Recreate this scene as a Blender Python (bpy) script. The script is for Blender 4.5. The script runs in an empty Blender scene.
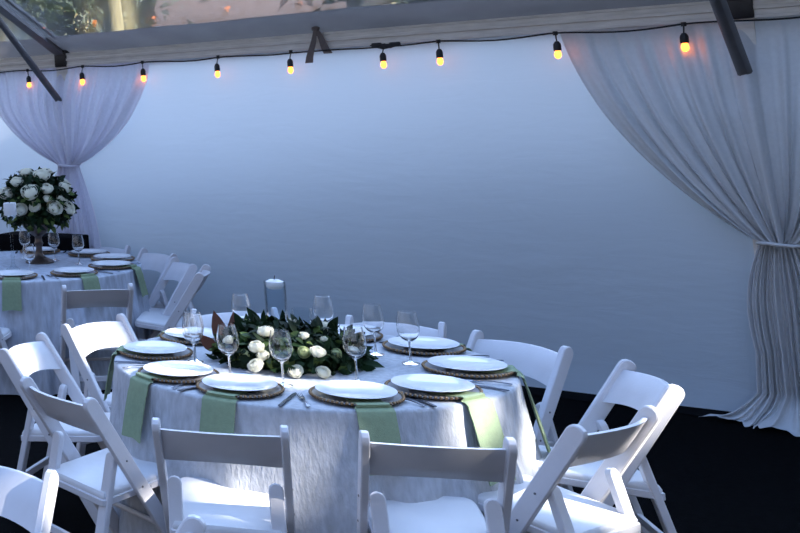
import bpy, bmesh, math, random
from mathutils import Vector, Matrix, noise
PI = math.pi
C = bpy.context.scene.collection
scene = bpy.context.scene
rnd = random.Random(7)
R_ = math.radians

# ------------------------------------------------------------------ materials
def new_mat(name):
    m = bpy.data.materials.new(name); m.use_nodes = True
    nt = m.node_tree
    for n in list(nt.nodes):
        if n.type not in ('BSDF_PRINCIPLED', 'OUTPUT_MATERIAL'): nt.nodes.remove(n)
    b = nt.nodes['Principled BSDF']
    return m, nt, b, nt.nodes['Material Output']

def pmat(name, col, rough=.5, metal=0, var=.0, scale=20, bump=0, bscale=60, spec=.5, stretch=None, trans=0, sub=0):
    """procedural principled: noise-varied colour and noise bump"""
    m, nt, b, out = new_mat(name)
    b.inputs['Roughness'].default_value = rough
    b.inputs['Metallic'].default_value = metal
    b.inputs['Specular IOR Level'].default_value = spec
    tc = nt.nodes.new('ShaderNodeTexCoord')
    src = tc.outputs['Object']
    if stretch:
        mp = nt.nodes.new('ShaderNodeMapping'); mp.inputs['Scale'].default_value = stretch
        nt.links.new(src, mp.inputs[0]); src = mp.outputs[0]
    n = nt.nodes.new('ShaderNodeTexNoise'); n.inputs['Scale'].default_value = scale; n.inputs['Detail'].default_value = 4
    nt.links.new(src, n.inputs['Vector'])
    rp = nt.nodes.new('ShaderNodeValToRGB')
    c = Vector(col)
    rp.color_ramp.elements[0].color = (*[max(0, x*(1-var)) for x in c], 1)
    rp.color_ramp.elements[1].color = (*[min(1, x*(1+var)) for x in c], 1)
    rp.color_ramp.elements[0].position = .3; rp.color_ramp.elements[1].position = .7
    nt.links.new(n.outputs['Fac'], rp.inputs[0]); nt.links.new(rp.outputs[0], b.inputs['Base Color'])
    if bump:
        n2 = nt.nodes.new('ShaderNodeTexNoise'); n2.inputs['Scale'].default_value = bscale; n2.inputs['Detail'].default_value = 3
        nt.links.new(src, n2.inputs['Vector'])
        bp = nt.nodes.new('ShaderNodeBump'); bp.inputs['Strength'].default_value = bump; bp.inputs['Distance'].default_value = .01
        nt.links.new(n2.outputs['Fac'], bp.inputs['Height']); nt.links.new(bp.outputs[0], b.inputs['Normal'])
    if trans:   # thin translucent cloth / leaf
        tr = nt.nodes.new('ShaderNodeBsdfTranslucent'); mx = nt.nodes.new('ShaderNodeMixShader')
        mx.inputs[0].default_value = trans
        nt.links.new(rp.outputs[0], tr.inputs[0])
        nt.links.new(b.outputs[0], mx.inputs[1]); nt.links.new(tr.outputs[0], mx.inputs[2])
        nt.links.new(mx.outputs[0], out.inputs[0])
    return m

def thin_glass(name, tint=(.97, .98, .99), gloss=1.0, haze=0.0):
    m, nt, b, out = new_mat(name); nt.nodes.remove(b)
    t = nt.nodes.new('ShaderNodeBsdfTransparent'); t.inputs[0].default_value = (*tint, 1)
    g = nt.nodes.new('ShaderNodeBsdfGlossy'); g.inputs['Roughness'].default_value = .03
    fr = nt.nodes.new('ShaderNodeLayerWeight'); fr.inputs[0].default_value = .16
    mul = nt.nodes.new('ShaderNodeMath'); mul.operation = 'MULTIPLY'; mul.inputs[1].default_value = gloss
    nt.links.new(fr.outputs['Fresnel'], mul.inputs[0])
    mx = nt.nodes.new('ShaderNodeMixShader')
    nt.links.new(mul.outputs[0], mx.inputs[0]); nt.links.new(t.outputs[0], mx.inputs[1]); nt.links.new(g.outputs[0], mx.inputs[2])
    nt.links.new(mx.outputs[0], out.inputs[0])
    return m

def solid_glass(name):
    m, nt, b, out = new_mat(name)
    b.inputs['Base Color'].default_value = (1, 1, 1, 1); b.inputs['Roughness'].default_value = 0
    b.inputs['IOR'].default_value = 1.48; b.inputs['Transmission Weight'].default_value = 1
    return m

def vinyl_wall():
    m, nt, b, out = new_mat('white_tent_vinyl')
    tc = nt.nodes.new('ShaderNodeTexCoord')
    def noise_(scale, detail, sc=(1, 1, 1)):
        mp = nt.nodes.new('ShaderNodeMapping'); mp.inputs['Scale'].default_value = sc
        nt.links.new(tc.outputs['Object'], mp.inputs[0])
        n = nt.nodes.new('ShaderNodeTexNoise'); n.inputs['Scale'].default_value = scale; n.inputs['Detail'].default_value = detail
        n.inputs['Distortion'].default_value = .6
        nt.links.new(mp.outputs[0], n.inputs['Vector']); return n.outputs['Fac']
    a = noise_(1.3, 3, (1, 1, 1.5)); c = noise_(9, 4, (.35, .35, 1.6))
    add = nt.nodes.new('ShaderNodeMath'); add.operation = 'MULTIPLY_ADD'; add.inputs[1].default_value = .22
    nt.links.new(c, add.inputs[0]); nt.links.new(a, add.inputs[2])
    bp = nt.nodes.new('ShaderNodeBump'); bp.inputs['Strength'].default_value = .4; bp.inputs['Distance'].default_value = .05
    nt.links.new(add.outputs[0], bp.inputs['Height'])
    b.inputs['Base Color'].default_value = (.68, .79, .89, 1); b.inputs['Roughness'].default_value = .42
    b.inputs['Specular IOR Level'].default_value = .35
    nt.links.new(bp.outputs[0], b.inputs['Normal'])
    tr = nt.nodes.new('ShaderNodeBsdfTranslucent'); tr.inputs[0].default_value = (.74, .78, .84, 1)
    mx = nt.nodes.new('ShaderNodeMixShader'); mx.inputs[0].default_value = .42
    nt.links.new(b.outputs[0], mx.inputs[1]); nt.links.new(tr.outputs[0], mx.inputs[2]); nt.links.new(mx.outputs[0], out.inputs[0])
    return m

def clear_vinyl():
    m, nt, b, out = new_mat('clear_vinyl'); nt.nodes.remove(b)
    tc = nt.nodes.new('ShaderNodeTexCoord')
    n = nt.nodes.new('ShaderNodeTexNoise'); n.inputs['Scale'].default_value = 4; n.inputs['Detail'].default_value = 3
    nt.links.new(tc.outputs['Object'], n.inputs['Vector'])
    bp = nt.nodes.new('ShaderNodeBump'); bp.inputs['Strength'].default_value = .3; bp.inputs['Distance'].default_value = .02
    nt.links.new(n.outputs['Fac'], bp.inputs['Height'])
    t = nt.nodes.new('ShaderNodeBsdfTransparent'); t.inputs[0].default_value = (.90, .92, .95, 1)
    rf = nt.nodes.new('ShaderNodeBsdfRefraction'); rf.inputs['IOR'].default_value = 1.03; rf.inputs['Roughness'].default_value = .35
    rf.inputs[0].default_value = (.9, .92, .95, 1)
    nt.links.new(bp.outputs[0], rf.inputs['Normal'])
    m1 = nt.nodes.new('ShaderNodeMixShader'); m1.inputs[0].default_value = .5
    nt.links.new(t.outputs[0], m1.inputs[1]); nt.links.new(rf.outputs[0], m1.inputs[2])
    g = nt.nodes.new('ShaderNodeBsdfGlossy'); g.inputs['Roughness'].default_value = .04
    nt.links.new(bp.outputs[0], g.inputs['Normal'])
    m2 = nt.nodes.new('ShaderNodeMixShader'); m2.inputs[0].default_value = .12
    nt.links.new(m1.outputs[0], m2.inputs[1]); nt.links.new(g.outputs[0], m2.inputs[2])
    nt.links.new(m2.outputs[0], out.inputs[0])
    return m

def emit_mat(name, col, s):
    m, nt, b, out = new_mat(name)
    b.inputs['Base Color'].default_value = (*col, 1); b.inputs['Roughness'].default_value = .2
    b.inputs['Emission Color'].default_value = (*col, 1); b.inputs['Emission Strength'].default_value = s
    return m

M = dict(
    chair=pmat('white_chair_resin', (.67, .66, .69), .38, var=.04, scale=9, bump=.05, bscale=120),
    pad=pmat('white_seat_vinyl', (.70, .70, .72), .45, var=.03, scale=6, bump=.15, bscale=22),
    bolt=pmat('dark_bolt', (.16, .16, .18), .4, metal=.8, var=.1),
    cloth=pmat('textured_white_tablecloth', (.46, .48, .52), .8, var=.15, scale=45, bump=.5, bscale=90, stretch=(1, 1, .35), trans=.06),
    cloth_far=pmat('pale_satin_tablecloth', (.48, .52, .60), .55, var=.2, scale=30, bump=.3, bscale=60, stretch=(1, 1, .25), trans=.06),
    napkin=pmat('sage_green_napkin', (.27, .35, .215), .85, var=.06, scale=60, bump=.3, bscale=300, trans=.1),
    china=pmat('white_china', (.84, .84, .86), .12, var=.01, scale=4),
    charger=pmat('pale_glass_charger', (.30, .29, .30), .12, var=.05, scale=8),
    bead=pmat('antique_gold_beads', (.20, .125, .065), .3, metal=.75, var=.25, scale=40),
    steel=pmat('polished_steel', (.16, .19, .25), .22, metal=.9, var=.05, scale=20),
    glass=solid_glass('wine_glass'),
    cylglass=thin_glass('vase_glass', tint=(.95, .97, .98), gloss=.5),
    water=thin_glass('still_water', tint=(.93, .95, .97), gloss=.3),
    wax=pmat('white_wax', (.85, .85, .86), .4, var=.02, scale=8, trans=.2),
    wick=pmat('black_wick', (.03, .03, .03), .9),
    leaf=pmat('dark_green_leaf', (.010, .026, .009), .6, var=.6, scale=9, trans=.12, spec=.15),
    leaf_pale=pmat('fresh_green_leaf', (.10, .15, .04), .6, var=.4, scale=12, trans=.2, spec=.2),
    leaf_brown=pmat('brown_felt_leaf_underside', (.13, .045, .025), .7, var=.2, scale=20, trans=.1),
    rose=pmat('cream_white_petals', (.92, .90, .78), .6, var=.03, scale=9, trans=.35),
    rose_bud=pmat('green_white_petals', (.62, .68, .38), .55, var=.1, scale=9, trans=.22),
    urn=pmat('tarnished_bronze', (.13, .10, .085), .35, metal=.75, var=.35, scale=14, bump=.2, bscale=40),
    wall=vinyl_wall(), clear=clear_vinyl(),
    drape_grey=pmat('grey_white_chiffon', (.74, .75, .76), .75, var=.03, scale=40, bump=.12, bscale=90, trans=.25),
    drape=pmat('lavender_white_sheer', (.86, .85, .93), .75, var=.03, scale=40, bump=.12, bscale=90, trans=.4),
    alu=pmat('brushed_aluminium', (.84, .81, .76), .5, metal=.05, var=.10, scale=7, bump=.05, stretch=(.3, 6, 6)),
    alu_dark=pmat('weathered_steel_tube', (.14, .14, .15), .5, metal=.15, var=.15, scale=7),
    valance=pmat('grey_vinyl_band', (.32, .295, .285), .6, var=.12, scale=3, bump=.3, bscale=7, trans=.14),
    strap=pmat('grey_webbing', (.17, .14, .13), .85, var=.12, scale=60),
    rubber=pmat('black_rubber', (.012, .012, .014), .5, var=.2),
    bulb=emit_mat('amber_filament_glass', (1.0, .24, .03), 3.6),
    filament=emit_mat('hot_filament', (1.0, .62, .22), 40),
    ground=pmat('black_asphalt', (.0025, .0025, .003), .95, var=.4, scale=30, bump=.4, bscale=150, spec=.03),
    grass=pmat('shaded_lawn', (.02, .035, .012), .9, var=.5, scale=3),
    bark=pmat('tan_bark', (.13, .115, .06), .9, var=.4, scale=4, bump=.6, bscale=9, stretch=(3, 3, .5)),
    treeleaf=pmat('tree_leaf', (.032, .05, .03), .6, var=.5, scale=1.2, trans=.35),
    treeleaf2=pmat('olive_tree_leaf', (.05, .055, .028), .6, var=.5, scale=1.2, trans=.35),
    brick=pmat('red_brown_roof_tiles', (.045, .030, .027), .85, var=.25, scale=6, bump=.3, bscale=20),
    stucco=pmat('grey_stucco', (.30, .33, .38), .9, var=.15, scale=2),
    case=pmat('black_case_shell', (.004, .004, .005), .9, var=.3, scale=20, spec=.05),
    dark_metal=pmat('dark_case_edging', (.05, .05, .055), .4, metal=.7, var=.1),
    wood=pmat('plywood_top', (.35, .24, .14), .6, var=.2, scale=4, stretch=(8, 1, 1)),
)

# ------------------------------------------------------------------ mesh helpers
def obj(name, bm, mat, parent=None, smooth=True, angle=40):
    me = bpy.data.meshes.new(name)
    bmesh.ops.recalc_face_normals(bm, faces=bm.faces)
    bm.to_mesh(me); bm.free()
    me.materials.append(M[mat])
    if smooth:
        for p in me.polygons: p.use_smooth = True
        try: me.set_sharp_from_angle(angle=R_(angle))
        except Exception: pass
    o = bpy.data.objects.new(name, me); C.objects.link(o)
    if parent: o.parent = parent
    return o

def thing(name, label, cat, loc=(0, 0, 0), rz=0, group=None):
    o = bpy.data.objects.new(name, None); C.objects.link(o)
    o.empty_display_size = .1
    o.location = loc; o.rotation_euler = (0, 0, rz)
    return tag(o, label, cat, group)

def tag(o, label, cat, group=None):
    o['label'] = label; o['category'] = cat
    if group: o['group'] = group
    return o

def struct(o):
    o['kind'] = 'structure'; return o

def dup(root, loc, rz, label, group=None, scale=None):
    r = root.copy(); C.objects.link(r)
    r.location = loc; r.rotation_euler = (0, 0, rz); r['label'] = label
    if group: r['group'] = group
    if scale: r.scale = scale
    for ch in list(root.children):
        c = ch.copy(); C.objects.link(c); c.parent = r
        for g in list(ch.children):
            d = g.copy(); C.objects.link(d); d.parent = c
    return r

def BM(): return bmesh.new()

def box(bm, c, s, mtx=None, bev=0):
    r = bmesh.ops.create_cube(bm, size=1)
    vs = r['verts']
    for v in vs: v.co = Vector((v.co.x*s[0], v.co.y*s[1], v.co.z*s[2]))
    if bev:
        es = list({e for v in vs for e in v.link_edges})
        rr = bmesh.ops.bevel(bm, geom=es, offset=bev, segments=2, profile=.5, affect='EDGES')
        vs = list({v for f in rr['faces'] for v in f.verts} | {v for v in vs if v.is_valid})
    for v in vs:
        v.co = v.co + Vector(c)
        if mtx: v.co = mtx @ v.co

def tube(bm, pts, rad, n=8, cap=True, flat=None):
    """swept tube; rad scalar or list; flat=(a,b) gives elliptical/rect multipliers"""
    pts = [Vector(p) for p in pts]
    rings = []
    up0 = Vector((0, 0, 1))
    for i, p in enumerate(pts):
        t = (pts[min(i+1, len(pts)-1)] - pts[max(i-1, 0)]).normalized()
        ref = up0 if abs(t.dot(up0)) < .95 else Vector((0, 1, 0))
        a = t.cross(ref).normalized(); b = a.cross(t).normalized()
        r = rad[i] if isinstance(rad, (list, tuple)) else rad
        rings.append([bm.verts.new(p + a*math.cos(2*PI*k/n)*r + b*math.sin(2*PI*k/n)*r) for k in range(n)])
    for i in range(len(rings)-1):
        for k in range(n):
            bm.faces.new((rings[i][k], rings[i][(k+1) % n], rings[i+1][(k+1) % n], rings[i+1][k]))
    if cap:
        bm.faces.new(rings[0][::-1]); bm.faces.new(rings[-1])

def lathe(bm, prof, n=32, c=(0, 0, 0), capb=False, capt=False):
    rings = []
    for r, z in prof:
        if r < 1e-6: rings.append([bm.verts.new((c[0], c[1], c[2]+z))])
        else: rings.append([bm.verts.new((c[0]+r*math.cos(2*PI*k/n), c[1]+r*math.sin(2*PI*k/n), c[2]+z)) for k in range(n)])
    for a, b in zip(rings, rings[1:]):
        for k in range(n):
            if len(a) == 1 and len(b) == 1: continue
            if len(a) == 1: bm.faces.new((a[0], b[k], b[(k+1) % n]))
            elif len(b) == 1: bm.faces.new((a[k], a[(k+1) % n], b[0]))
            else: bm.faces.new((a[k], a[(k+1) % n], b[(k+1) % n], b[k]))
    if capb and len(rings[0]) > 1: bm.faces.new(rings[0][::-1])
    if capt and len(rings[-1]) > 1: bm.faces.new(rings[-1])

def bar(bm, p0, p1, w, t, lateral=(1, 0, 0), round_top=True, bev=.004, seg=6):
    """flat bar from p0 (foot) to p1 (top): thickness t along lateral, width w across; top end rounded"""
    p0, p1 = Vector(p0), Vector(p1)
    ax = (p1-p0); L = ax.length; ax.normalize()
    la = Vector(lateral).normalized(); wd = ax.cross(la).normalized()
    out = [(-w/2, 0), (w/2, 0)]
    if round_top:
        for k in range(seg+1):
            a = PI*k/seg
            out.append((w/2*math.cos(a), L - w/2 + w/2*math.sin(a)))
    else: out += [(w/2, L), (-w/2, L)]
    f1 = [bm.verts.new(p0 + wd*x + ax*y - la*t/2) for x, y in out]
    f2 = [bm.verts.new(p0 + wd*x + ax*y + la*t/2) for x, y in out]
    bm.faces.new(f1[::-1]); bm.faces.new(f2)
    n = len(out); es = []
    for k in range(n):
        bm.faces.new((f1[k], f1[(k+1) % n], f2[(k+1) % n], f2[k]))
    if bev:
        es = [e for e in bm.edges if (e.verts[0] in f1 and e.verts[1] in f1) or (e.verts[0] in f2 and e.verts[1] in f2)]
        bmesh.ops.bevel(bm, geom=es, offset=bev, segments=1, affect='EDGES')

# ------------------------------------------------------------------ camera (photo is an off-centre crop)
f_px, pitch, yaw, cam_h, roll = 1067.41, -.0736, .6330, 1.901, -.0447
fw = Vector((-math.sin(yaw)*math.cos(pitch), math.cos(yaw)*math.cos(pitch), -math.sin(pitch)))
rt = Vector((math.cos(yaw), math.sin(yaw), 0)); up = rt.cross(fw)
rt2 = rt*math.cos(roll) + up*math.sin(roll); up2 = -rt*math.sin(roll) + up*math.cos(roll)
cam = bpy.data.cameras.new('camera'); co = bpy.data.objects.new('camera', cam); C.objects.link(co)
mw = Matrix((rt2, up2, -fw)).transposed().to_4x4(); mw.translation = (0, 0, cam_h); co.matrix_world = mw
cam.sensor_width = 36; cam.sensor_fit = 'HORIZONTAL'; cam.lens = 36*f_px/800
cam.shift_x = 596.58/800; cam.shift_y = -217.92/800
cam.clip_start = .05; cam.clip_end = 300
cam.dof.use_dof = True; cam.dof.focus_distance = 5.3*.93; cam.dof.aperture_fstop = 11
scene.camera = co

# ------------------------------------------------------------------ tent frame coordinates: s along wall from right post (to the left +), k into the tent, z
WR = Vector((.738, 8.235, 0))
WA = Vector((-1, .19, 0)).normalized(); WN = Vector((-.19, -1, 0)).normalized()
def TW(s, k, z): return WR + WA*s + WN*k + Vector((0, 0, z))
SL = 4.60                                     # left post
def ze(s): return 2.285 + .011*s              # bottom of the eave beam
RS = .45                                      # roof slope
S0, S1 = -6.0, 9.0

# ground
bm = BM()
g = 40
for i in range(-1, 2):
    pass
vs = [bm.verts.new(v) for v in ((-60, -30, 0), (40, -30, 0), (40, 60, 0), (-60, 60, 0))]; bm.faces.new(vs)
bmesh.ops.subdivide_edges(bm, edges=bm.edges[:], cuts=12, use_grid_fill=True)
struct(obj('floor', bm, 'ground'))

# back wall : one sagging vinyl sidewall
bm = BM(); NS, NZ = 150, 40
grid = []
for i in range(NS+1):
    s = S0 + (S1-S0)*i/NS; col = []
    for j in range(NZ+1):
        t = j/NZ; z = .0 + (ze(s)+.06)*t
        k = .012*noise.noise((s*1.1, z*.8, 3)) + .035*noise.noise((s*.45, z*.5, 9))*math.sin(PI*t) + .05*math.sin(PI*min(1, max(0, (s)/SL)))*math.sin(PI*t)*-1
        if t < .06: k += .035*(1-t/.06)        # bottom hem kicks in
        k += .003*math.sin(22*z+3*noise.noise((s*.6, z, 1)))*max(0, 1-t*2.2)
        col.append(bm.verts.new(TW(s, k, z)))
    grid.append(col)
for i in range(NS):
    for j in range(NZ):
        bm.faces.new((grid[i][j], grid[i+1][j], grid[i+1][j+1], grid[i][j+1]))
struct(obj('wall_back', bm, 'wall'))

# ground flap (sod cloth) of the sidewall
bm = BM(); rows = []
for i in range(61):
    s = S0 + (S1-S0)*i/60
    rows.append([bm.verts.new(TW(s, .03 + w*(.16 + .03*noise.noise((s*3, 0, 0))), .006 + .012*(1-w) + .006*noise.noise((s*5, w*3, 2)))) for w in (0, .33, .66, 1)])
for a, b in zip(rows, rows[1:]):
    for j in range(3): bm.faces.new((a[j], b[j], b[j+1], a[j+1]))
flap = obj('wall_back_flap', bm, 'case'); flap.name = 'trim_1'; struct(flap)

# eave beam with grooves, bays between posts
def profile_beam(bm, s0, s1):
    prof = [(-.05, 0), (.055, 0), (.055, .016), (.045, .019), (.045, .048), (.060, .052), (.060, .070), (.047, .074), (.047, .100), (.055, .103), (.055, .118), (-.05, .118)]
    a = [bm.verts.new(TW(s0, k, ze(s0)+z)) for k, z in prof]; b = [bm.verts.new(TW(s1, k, ze(s1)+z)) for k, z in prof]
    n = len(prof)
    for i in range(n): bm.faces.new((a[i], a[(i+1) % n], b[(i+1) % n], b[i]))
    bm.faces.new(a[::-1]); bm.faces.new(b)
frame = thing('tent_frame', 'aluminium frame of the clear-roofed tent with posts, eave beams, rafters and braces', 'tent frame', TW(SL/2, 0, 0))
fi = frame.matrix_world.copy()
def fpart(name, bm, mat, label=None, parent=None):
    off = -TW(SL/2, 0, 0)
    bmesh.ops.translate(bm, verts=bm.verts, vec=off)
    o = obj(name, bm, mat, parent or frame, angle=30)
    if label: o['label'] = label
    return o
for a, b in ((S0, -.06), (.06, SL-.06), (SL+.06, S1)):
    bm = BM(); profile_beam(bm, a, b); fpart('eave_beam', bm, 'alu')
KR = 4.4                                      # ridge distance
for s in (0, SL):
    bm = BM(); box(bm, (0, 0, 0), (.11, .09, ze(s)+.02))
    for v in bm.verts: v.co = TW(s + v.co.x, v.co.y*1.0 + .0, v.co.z + (ze(s)+.02)/2)
    fpart('post', bm, 'alu')
    bm = BM(); z0 = ze(s)+.145                 # rafter: I-profile bar with groove
    prof = [(-.045, -.06), (.045, -.06), (.045, -.04), (.03, -.035), (.03, .035), (.045, .04), (.045, .06), (-.045, .06), (-.045, .04), (-.03, .035), (-.03, -.035), (-.045, -.04)]
    A = [bm.verts.new(TW(s+x, .02, z0+z)) for x, z in prof]; B = [bm.verts.new(TW(s+x, KR, z0+KR*RS+z)) for x, z in prof]
    n = len(prof)
    for i in range(n): bm.faces.new((A[i], A[(i+1) % n], B[(i+1) % n], B[i]))
    bm.faces.new(A[::-1]); bm.faces.new(B)
    fpart('rafter', bm, 'alu_dark', 'dark grey rafter sloping up from post')
    bm = BM(); box(bm, (0, 0, 0), (.12, .13, .15), bev=.01)
    for v in bm.verts: v.co = TW(s+v.co.x, v.co.y, ze(s)+.075+v.co.z)
    fpart('corner_bracket', bm, 'dark_metal', 'dark cast corner bracket')
    bm = BM(); e1 = 1.15; ds = .02 if s else .08
    tube(bm, [TW(s+.0, .07, ze(s)-.34), TW(s+ds, e1, z0+e1*RS-.06)], .036 if s == 0 else .03, 12)
    fpart('brace', bm, 'alu_dark', 'grey round diagonal brace tube')

# roof : grey band along the eave then clear vinyl up to the ridge, with a batten
def roofpt(s, k): return TW(s, k, ze(s)+.125+k*RS)
def strip(k0, k1, n, mat, name, amp=.0):
    bm = BM(); rows = []
    for i in range(n+1):
        s = S0+(S1-S0)*i/n
        rows.append([bm.verts.new(roofpt(s, k0+(k1-k0)*j/6) + Vector((0, 0, amp*noise.noise((s*2.2, j*.4, 5))))) for j in range(7)])
    for a, b in zip(rows, rows[1:]):
        for j in range(6): bm.faces.new((a[j], b[j], b[j+1], a[j+1]))
    return struct(obj(name, bm, mat))
strip(-.06, .30, 120, 'valance', 'trim_2', .012)
strip(.28, KR, 60, 'clear', 'ceiling', .0)
# far slope of the roof
bm = BM(); v = [bm.verts.new(TW(s, k, z)) for s, k, z in ((S0, KR, ze(S0)+.125+KR*RS), (S1, KR, ze(S1)+.125+KR*RS), (S1, 2*KR, ze(S1)+.125), (S0, 2*KR, ze(S0)+.125))]; bm.faces.new(v)
struct(obj('ceiling_front', bm, 'clear')).name = 'ceiling'

# ------------------------------------------------------------------ string lights
bulbs = [(-4.135, 9.041, 2.222), (-3.566, 8.933, 2.256), (-3.002, 8.826, 2.235), (-2.357, 8.703, 2.206), (-1.798, 8.597, 2.204), (-1.161, 8.476, 2.213), (-.82, 8.411, 2.192), (-.162, 8.286, 2.209), (.466, 8.167, 2.195)]
sl = thing('string_lights', 'black cord of small amber filament bulbs hung under the eave beam', 'string lights', (-1.8, 8.6, 2.25))
so = Vector((-1.8, 8.6, 2.25))
def s_of(p): return (Vector((p[0], p[1], 0))-WR).dot(WA)
bs = sorted([(s_of(b), b) for b in bulbs])
bm = BM(); pts = []
sv = S0+.2
while sv < S1-.2:
    dz = 0
    ks = [b[0] for b in bs]
    prev = max([q for q in ks if q <= sv], default=None); nxt = min([q for q in ks if q > sv], default=None)
    if prev is not None and nxt is not None:
        t = (sv-prev)/(nxt-prev); dz = -.010*4*t*(1-t)*min(1, (nxt-prev)/.6)
    pts.append(TW(sv, .085, ze(sv)-.012+dz+.006*math.sin(sv*9)) - so); sv += .08
tube(bm, pts, .006, 6); obj('cord', bm, 'rubber', sl)
for i, (sv, b) in enumerate(bs):
    zc = ze(sv)-.012; base = TW(sv, .085, 0)
    lean = Vector((rnd.uniform(-.012, .012), rnd.uniform(-.01, .01), 0))
    top = Vector((base.x, base.y, zc)) - so
    d = 1.0
    bm = BM()
    tube(bm, [top+Vector((0, 0, .015)), top+Vector((0, 0, -.01))], .013, 8)
    tube(bm, [top, top+lean*.5+Vector((0, 0, -.025)), top+lean+Vector((0, 0, -.05))], .004, 6)
    c = top+lean+Vector((0, 0, -.05))
    lathe(bm, [(0, .002), (.010, 0), (.018, -.012), (.021, -.022), (.021, -.058), (.017, -.060), (0, -.06)], 12, c)
    so_ = obj('socket', bm, 'rubber', sl)
    bm = BM(); lathe(bm, [(.012, -.060), (.015, -.066), (.019, -.078), (.019, -.092), (.014, -.104), (.007, -.110), (0, -.111)], 14, c)
    bu = obj('bulb', bm, 'bulb', so_); bu['label'] = 'glowing amber bulb'
bm = BM(); p = TW(s_of((-1.145, 8.493)), .075, ze(2)-.005)-so
for q, (dx, dz, w) in enumerate(((-.06, .0, .05), (0, -.012, .06), (.055, -.004, .055))):
    box(bm, (p.x+dx, p.y, p.z+dz), (w*1.3, .035, .032), bev=.008)
tube(bm, [p+Vector((-.1, 0, .0)), p+Vector((-.02, -.02, -.03)), p+Vector((.09, 0, -.01))], .006, 6)
obj('plug_connector', bm, 'rubber', sl)['label'] = 'black plug joint taped to cord'

# knotted strap on the beam
st = thing('tie_strap', 'knotted grey webbing strap with two loose tails on the eave beam', 'strap', TW(s_of((-1.609, 8.581)), .07, 2.46))
st.rotation_euler = (0, 0, math.atan2(WA.y, WA.x)+PI)
bm = BM()
for sg, L, dx in ((-1, .25, -.055), (1, .19, .085)):
    rows = []
    for i in range(7):
        t = i/6; cx = dx*t + .008*math.sin(5*t); y = -.01-.015*math.sin(PI*t); w = .014+.016*t
        rows.append([bm.verts.new((cx-w, y-.002*sg, -L*t)), bm.verts.new((cx+w, y+.004*sg, -L*t)), bm.verts.new((cx+w, y+.007*sg, -L*t)), bm.verts.new((cx-w, y+.001*sg, -L*t))])
    for a, b in zip(rows, rows[1:]):
        for k in range(4): bm.faces.new((a[k], a[(k+1) % 4], b[(k+1) % 4], b[k]))
    bm.faces.new(rows[-1])
obj('tail', bm, 'strap', st)
bm = BM(); bmesh.ops.create_icosphere(bm, subdivisions=2, radius=.028)
for v in bm.verts: v.co = Vector((v.co.x*1.1, v.co.y*.7, v.co.z*.85)) * (1+.15*noise.noise(v.co*60))
obj('knot', bm, 'strap', st)
bm = BM(); tube(bm, [(0, 0, .02), (.01, .02, .07), (.03, .05, .10)], .01, 6); tube(bm, [(0, 0, .02), (-.015, .02, .06), (-.02, .05, .10)], .01, 6)
obj('loop', bm, 'strap', st)

# ------------------------------------------------------------------ curtains
def curtain(label, ctr, s_tie, z_tie, half_r, half_l, floor_w, mat, seed, folds, powr, tail_shift, puddle=0, tie_w=.09):
    t = thing('tied_curtain', label, 'curtain', TW(ctr, .12, 0), 0)
    o0 = TW(ctr, .12, 0)
    rr = random.Random(seed)
    ph = [rr.uniform(0, 6.28) for _ in range(8)]
    NU, NV = 170, 46
    def fold(u, a):
        w = u + .012*math.sin(11*u+ph[0])+.008*math.sin(23*u+ph[1])
        x = math.sin(2*PI*folds*w+ph[2])*.6 + .35*math.sin(2*PI*folds*1.9*w+ph[3]) + .25*math.sin(2*PI*folds*.53*w+ph[4])
        return x*a
    def build(vs, fn, name):
        bm = BM(); G = []
        for i in range(NU+1):
            u = i/NU
            G.append([bm.verts.new(fn(u, v)-o0) for v in vs])
        for i in range(NU):
            for j in range(len(vs)-1):
                bm.faces.new((G[i][j], G[i+1][j], G[i+1][j+1], G[i][j+1]))
        return obj(name, bm, mat, t, angle=180)
    def upper(u, v):                          # v 0 top, 1 tie ; u 0 right edge, 1 left edge
        zt = ze(ctr)+.005
        w = max(0, 1-v**powr)**.85
        e = 2*u-1
        half = (half_r if e < 0 else half_l)
        c = ctr + (s_tie-ctr)*v
        s = c + e*(half*w + tie_w*(1-w))
        # gathered cloth swoops: outer folds run lower
        z = zt + (z_tie-zt)*v
        if abs(e) > .0: z -= .035*abs(e)*math.sin(PI*v)**1.3
        a = (.046*(1-.35*w) + .006)*min(1, .35+2.2*v)
        q_ = min(1, v*2.2); k = .022 + .095*q_*q_*(3-2*q_) + fold(u, a*(.7+.3*q_)) + .04*math.sin(PI*v)*(1-abs(e))
        s += fold(u+.13, .012*min(1, .3+v))
        return TW(s, k, z)
    build([i/NV for i in range(NV+1)], upper, 'drape')
    def tail(u, v):
        e = 2*u-1
        w = tie_w + (floor_w-tie_w)*(1-(1-v)**1.8) + .10*math.sin(PI*min(1, v*1.6))*.4
        s = s_tie + tail_shift*v**1.2 + e*w
        z = z_tie*(1-v) + .012
        k = .12 + fold(u*.8, .028+.022*v)
        if puddle and v > .86:
            q = (v-.86)/.14
            k += puddle*q*(1+.3*math.sin(e*5+1)); z = z_tie*.14*(1-q)**2 + .02 + .018*math.sin(9*e+6*q)*q; s += e*.22*q + .04*math.sin(7*e)*q
        return TW(s, k, max(.008, z))
    build([i/NV for i in range(NV+1)], tail, 'tail')
    bm = BM(); pts = []
    for i in range(25):
        a = 2*PI*i/24
        pts.append(TW(s_tie+(tie_w+.012)*math.cos(a), .115+.065*math.sin(a), z_tie-.005+.006*math.sin(2*a))-o0)
    tube(bm, pts, .011, 6, cap=False); obj('tieback', bm, mat, t)
    return t
curtain('lavender white sheer curtain tied back at the far left post, behind the bouquet', 4.62, s_of((-3.741, 8.986)), 1.47, .86, .80, .24, 'drape', 3, 15, 1.8, -.10)
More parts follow.
